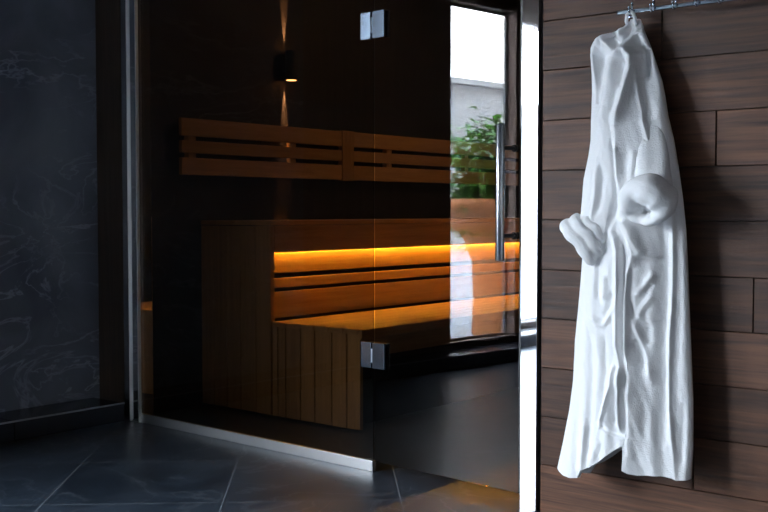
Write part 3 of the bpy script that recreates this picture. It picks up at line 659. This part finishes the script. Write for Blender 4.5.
def build_robe():
    root = empty('bathrobe', wpt(.36, .06, 1.54))
    tag(root, 'white terry bathrobe with turned back cuffs hanging from the chrome rail', 'bathrobe')
    NU, NV = 230, 520
    u = np.linspace(0, 1, NU); v = np.linspace(0, 1, NV)
    UU, VV = np.meshgrid(u, v)
    zt = 1.543
    sb = RL[-2][0] + (RR[-1][0]-RL[-2][0])*u
    zb = np.interp(sb, [p[0] for p in RB], [p[1] for p in RB])
    Z = zt + VV*(zb[None, :]-zt)
    SL = interp_z(RL, Z); SR = interp_z(RR, Z)
    k = np.ones(9)/9
    S = SL + (SR-SL)*UU
    D = robe_depth(S, Z, UU)
    bm = bmesh.new()
    def grid(Sx, Dx, Zx, flip):
        vv = [[bm.verts.new(wpt(float(Sx[j, i]), float(Dx[j, i]), float(Zx[j, i]))) for i in range(NU)] for j in range(Sx.shape[0])]
        for j in range(Sx.shape[0]-1):
            for i in range(NU-1):
                q = (vv[j][i], vv[j+1][i], vv[j+1][i+1], vv[j][i+1])
                bm.faces.new(q[::-1] if flip else q)
        return vv
    F = grid(S, D, Z, False)
    SK = S - .030*smooth((UU-.75)/.25)*np.clip((1.52-Z)/.1, 0, 1)
    K = grid(SK, base_off(Z)+.004*np.sin(S*70), Z, True)
    def strip(a, b_):
        for i in range(len(a)-1): bm.faces.new((a[i], a[i+1], b_[i+1], b_[i]))
    strip([r_[0] for r_ in K], [r_[0] for r_ in F]); strip([r_[-1] for r_ in F], [r_[-1] for r_ in K])
    strip(F[0][::-1], K[0][::-1])
    # hollow inside of the hem
    j0 = int(NV*.72)
    S2 = .325 + (S[j0:]-.325)*.955; BZ = base_off(Z[j0:])
    Fi = grid(S2, np.maximum(D[j0:]-.011, BZ+.009), Z[j0:], True)
    Ki = grid(S2, BZ+.007, Z[j0:], False)
    strip(F[-1], Fi[-1]); strip(Ki[-1], K[-1])
    strip([r_[0] for r_ in Fi], [r_[0] for r_ in Ki]); strip([r_[-1] for r_ in Ki], [r_[-1] for r_ in Fi])
    bo = link_mesh('body', bm, M['terry'], root, smooth=True)
    bo.location = -root.location
    # cuffs: turned-back sleeve ends revolved about their own axis
    def cuff(c, axis, upv, prof, ka, kb, seed, shift, lumpy=1.0):
        rg = np.random.RandomState(seed); ph = rg.rand(6)*6.28
        ax = (WU*axis[0] + WN*axis[1] + Vector((0, 0, 1))*axis[2]).normalized()
        uv = (WU*upv[0] + WN*upv[1] + Vector((0, 0, 1))*upv[2]); e1 = (uv - ax*uv.dot(ax)).normalized(); e2 = ax.cross(e1)
        bm = bmesh.new(); cc = wpt(*c); seg = 96; rings = []
        # densify the profile with Catmull-Rom
        P = [Vector((a, b_, 0)) for a, b_ in prof]; PP = []
        for i in range(len(P)-1):
            p0 = P[max(i-1, 0)]; p1 = P[i]; p2 = P[i+1]; p3 = P[min(i+2, len(P)-1)]
            for t in [j/6 for j in range(6)]:
                PP.append(.5*((2*p1) + (p2-p0)*t + (2*p0-5*p1+4*p2-p3)*t*t + (3*p1-p0-3*p2+p3)*t**3))
        PP.append(P[-1]); nn = len(PP)
        for j, p in enumerate(PP):
            f = j/(nn-1); ring = []
            for i in range(seg):
                a = 2*math.pi*i/seg
                lump = 1 + lumpy*(.05*math.sin(2*a+ph[0]+f*2) + .045*math.sin(3*a+ph[1]-f*3)) + .02*math.sin(5*a+ph[2]+f*3) + .01*math.sin(9*a+ph[3])
                r_ = p.x*lump; h = p.y + .003*math.sin(3*a+ph[4]) + .0015*math.sin(7*a+ph[5])
                sh = shift[0]*max(0, f-.35), shift[1]*max(0, f-.35)
                ring.append(bm.verts.new(cc + e1*(r_*math.cos(a)*ka + sh[0]) + e2*(r_*math.sin(a)*kb + sh[1]) + ax*h))
            rings.append(ring)
        for j in range(nn-1):
            for i in range(seg): bm.faces.new((rings[j][i], rings[j][(i+1)%seg], rings[j+1][(i+1)%seg], rings[j+1][i]))
        bm.faces.new(rings[-1]); bm.faces.new(rings[0][::-1])
        bmesh.ops.recalc_face_normals(bm, faces=bm.faces[:])
        o = link_mesh('sleeve_cuff', bm, M['terry'], root, smooth=True); o.location = -root.location
        return o
    # right cuff faces the room
    cuff((.455, .185, 1.009), (-.12, .80, -.55), (1, 0, .20),
         [(.030, -.070), (.062, -.055), (.080, -.020), (.083, .008), (.074, .030), (.054, .040), (.034, .033), (.023, .018), (.019, -.004), (.008, -.010)], 1.04, .82, 3, (-.030, -.050))
    # left cuff points down and to the left
    cuff((.248, .158, .902), (-.72, .25, -.62), (.65, 0, -.75),
         [(.030, -.060), (.052, -.048), (.058, -.036), (.056, -.027), (.070, -.020), (.073, -.008), (.070, .004), (.075, .016), (.073, .030), (.060, .040), (.046, .036), (.038, .015), (.020, .000)], 1.04, .80, 9, (0, 0))
    # sleeves: soft tubes that sink into the body at the shoulder and end in the cuffs
    def sleeve(pts, rad, seed):
        rg = np.random.RandomState(seed); ph = rg.rand(5)*6.28
        P = [wpt(*p) for p in pts]; n_ = 48; C_, Rr = [], []
        for k in range(n_+1):
            t = k/n_*(len(P)-1); i = min(int(t), len(P)-2); f = t-i
            p0 = P[max(i-1, 0)]; p1 = P[i]; p2 = P[i+1]; p3 = P[min(i+2, len(P)-1)]
            C_.append(.5*((2*p1) + (p2-p0)*f + (2*p0-5*p1+4*p2-p3)*f*f + (3*p1-p0-3*p2+p3)*f**3)); Rr.append(rad[i]*(1-f)+rad[i+1]*f)
        bm = bmesh.new(); seg = 64; rings = []
        for k, c_ in enumerate(C_):
            tt = (C_[min(k+1, n_)]-C_[max(k-1, 0)]).normalized(); e1 = (WU - tt*WU.dot(tt)).normalized(); e2 = tt.cross(e1); v_ = k/n_
            ring = []
            for i in range(seg):
                a = 2*math.pi*i/seg
                w_ = 1 + .07*math.sin(3*a+ph[0]+3*v_) + .045*math.sin(5*a+ph[1]-4*v_) + .03*math.sin(2*a+ph[2]+9*v_)
                ring.append(bm.verts.new(c_ + e1*(Rr[k]*w_*math.cos(a)) + e2*(Rr[k]*.80*w_*math.sin(a))))
            rings.append(ring)
        for j in range(n_):
            for i in range(seg): bm.faces.new((rings[j][i], rings[j][(i+1)%seg], rings[j+1][(i+1)%seg], rings[j+1][i]))
        bm.faces.new(rings[-1]); bm.faces.new(rings[0][::-1])
        bmesh.ops.recalc_face_normals(bm, faces=bm.faces[:])
        o = link_mesh('sleeve', bm, M['terry'], root, smooth=True); o.location = -root.location
    sleeve([(.2865, .070, 1.307), (.288, .104, 1.187), (.284, .122, 1.070), (.274, .132, .976), (.256, .142, .922)], [.022, .046, .053, .050, .040], 2)
    sleeve([(.397, .070, 1.299), (.412, .092, 1.211), (.432, .112, 1.124), (.445, .135, 1.045)], [.020, .045, .055, .056], 6)
    # hanging loop over the peg
    bm = bmesh.new()
    loop = [wpt(.333, .060, 1.520), wpt(.331, .068, 1.538), wpt(.335, .073, 1.555), wpt(.345, .0725, 1.5650), wpt(.355, .073, 1.556), wpt(.359, .068, 1.540), wpt(.359, .060, 1.520)]
    tube(bm, loop, .0055, 12)
    lo = link_mesh('hanging_loop', bm, M['terry'], root, smooth=True); lo.location = -root.location
build_robe()

# ================================================================= OUTSIDE: planter with a leafy shrub
def leaf_mesh(bm, base, dirv, up, ln, wd, droop):
    d = dirv.normalized(); sd = d.cross(up)
    sd = sd.normalized() if sd.length > 1e-4 else Vector((1, 0, 0)); nn = sd.cross(d)
    L, Rr, Cc = [], [], []
    for i, (t, w_) in enumerate(((0, .05), (.25, .8), (.5, 1.0), (.75, .7), (1, .03))):
        c = base + d*ln*t - Vector((0, 0, 1))*droop*ln*t*t
        Cc.append(bm.verts.new(c)); L.append(bm.verts.new(c + sd*wd*w_*.5 + nn*wd*w_*.18)); Rr.append(bm.verts.new(c - sd*wd*w_*.5 + nn*wd*w_*.18))
    for i in range(4):
        bm.faces.new((Cc[i], Cc[i+1], L[i+1], L[i])); bm.faces.new((Cc[i], Rr[i], Rr[i+1], Cc[i+1]))
def shrub(loc, h0, h1, spread, n, label, seed, potmat, rt, rb, hp):
    rg = random.Random(seed); root = empty('potted_shrub', loc); tag(root, label, 'potted plant')
    bm = bmesh.new(); seg = 40
    prof = [(0, 0), (rb*.9, 0), (rb, .03), (rb*.96, hp*.3), (rb, hp*.55), (rb*1.25, hp*.72), (rt*.97, hp*.93), (rt*1.04, hp*.94), (rt*1.04, hp), (rt*.94, hp), (rt*.90, hp*.93), (0, hp*.93)]
    rings = [[bm.verts.new((max(r, .001)*math.cos(2*math.pi*i/seg), max(r, .001)*math.sin(2*math.pi*i/seg), z)) for i in range(seg)] for r, z in prof]
    for j in range(len(rings)-1):
        for i in range(seg): bm.faces.new((rings[j][i], rings[j][(i+1)%seg], rings[j+1][(i+1)%seg], rings[j+1][i]))
    bmesh.ops.recalc_face_normals(bm, faces=bm.faces[:])
    link_mesh('pot', bm, potmat, root, smooth=True)
    bs = bmesh.new(); bl = bmesh.new()
    for k in range(n):
        a = rg.uniform(0, 6.283); rad = spread*rg.uniform(.25, 1.0); top = rg.uniform(h0 - .35*(h1-h0), h1)
        tip = Vector((math.cos(a)*rad, math.sin(a)*rad, top)); b0 = Vector((rg.uniform(-.08, .08), rg.uniform(-.08, .08), hp*.9))
        mid = (b0+tip)/2 + Vector((rg.uniform(-.05, .05), rg.uniform(-.05, .05), .10))
        pts = [b0.lerp(mid, t/4).lerp(mid.lerp(tip, t/4), t/4) for t in range(5)]
        tube(bs, pts, [.006, .005, .004, .003, .002], 6)
        for q in range(10):
            t = .25 + .75*q/9; p = b0.lerp(mid, t).lerp(mid.lerp(tip, t), t)
            dv = Vector((rg.uniform(-1, 1), rg.uniform(-1, 1), rg.uniform(-.5, .6)))
            leaf_mesh(bl, p, dv, Vector((0, 0, 1)), rg.uniform(.09, .17), rg.uniform(.045, .075), rg.uniform(.1, .6))
    link_mesh('stem', bs, M['twig'], root, smooth=True)
    fo = link_mesh('foliage', bl, M['leaf'], root)
    return root
M['twig'] = plain('twig', (.10, .07, .04), .8)
def leaf_mat():
    m, n, b = new_mat('leaf'); b.inputs['Roughness'].default_value = .45
    tx = N(n, 'TexCoord'); no = N(n, 'TexNoise'); no.inputs['Scale'].default_value = 12.0; n.links.new(tx.outputs['Object'], no.inputs['Vector'])
    r = N(n, 'ValToRGB'); r.color_ramp.elements[0].position = .35; r.color_ramp.elements[0].color = (.02, .08, .01, 1); r.color_ramp.elements[1].position = .7; r.color_ramp.elements[1].color = (.12, .28, .04, 1)
    n.links.new(no.outputs['Fac'], r.inputs[0]); n.links.new(r.outputs[0], b.inputs['Base Color'])
    tl = N(n, 'BsdfTranslucent'); n.links.new(r.outputs[0], tl.inputs[0])
    mx = N(n, 'MixShader'); mx.inputs[0].default_value = .25
    o = [x for x in n.nodes if x.type == 'OUTPUT_MATERIAL'][0]
    n.links.new(b.outputs[0], mx.inputs[1]); n.links.new(tl.outputs[0], mx.inputs[2]); n.links.new(mx.outputs[0], o.inputs[0])
    return m
M['leaf'] = leaf_mat()
shrub((-5.25, -.95, -.05), 1.0, 1.80, .66, 300, 'leafy green shrub in a tapered terracotta pot outside the tall window', 5, plain('terracotta', (.34, .115, .03), .7), .62, .28, 1.12)
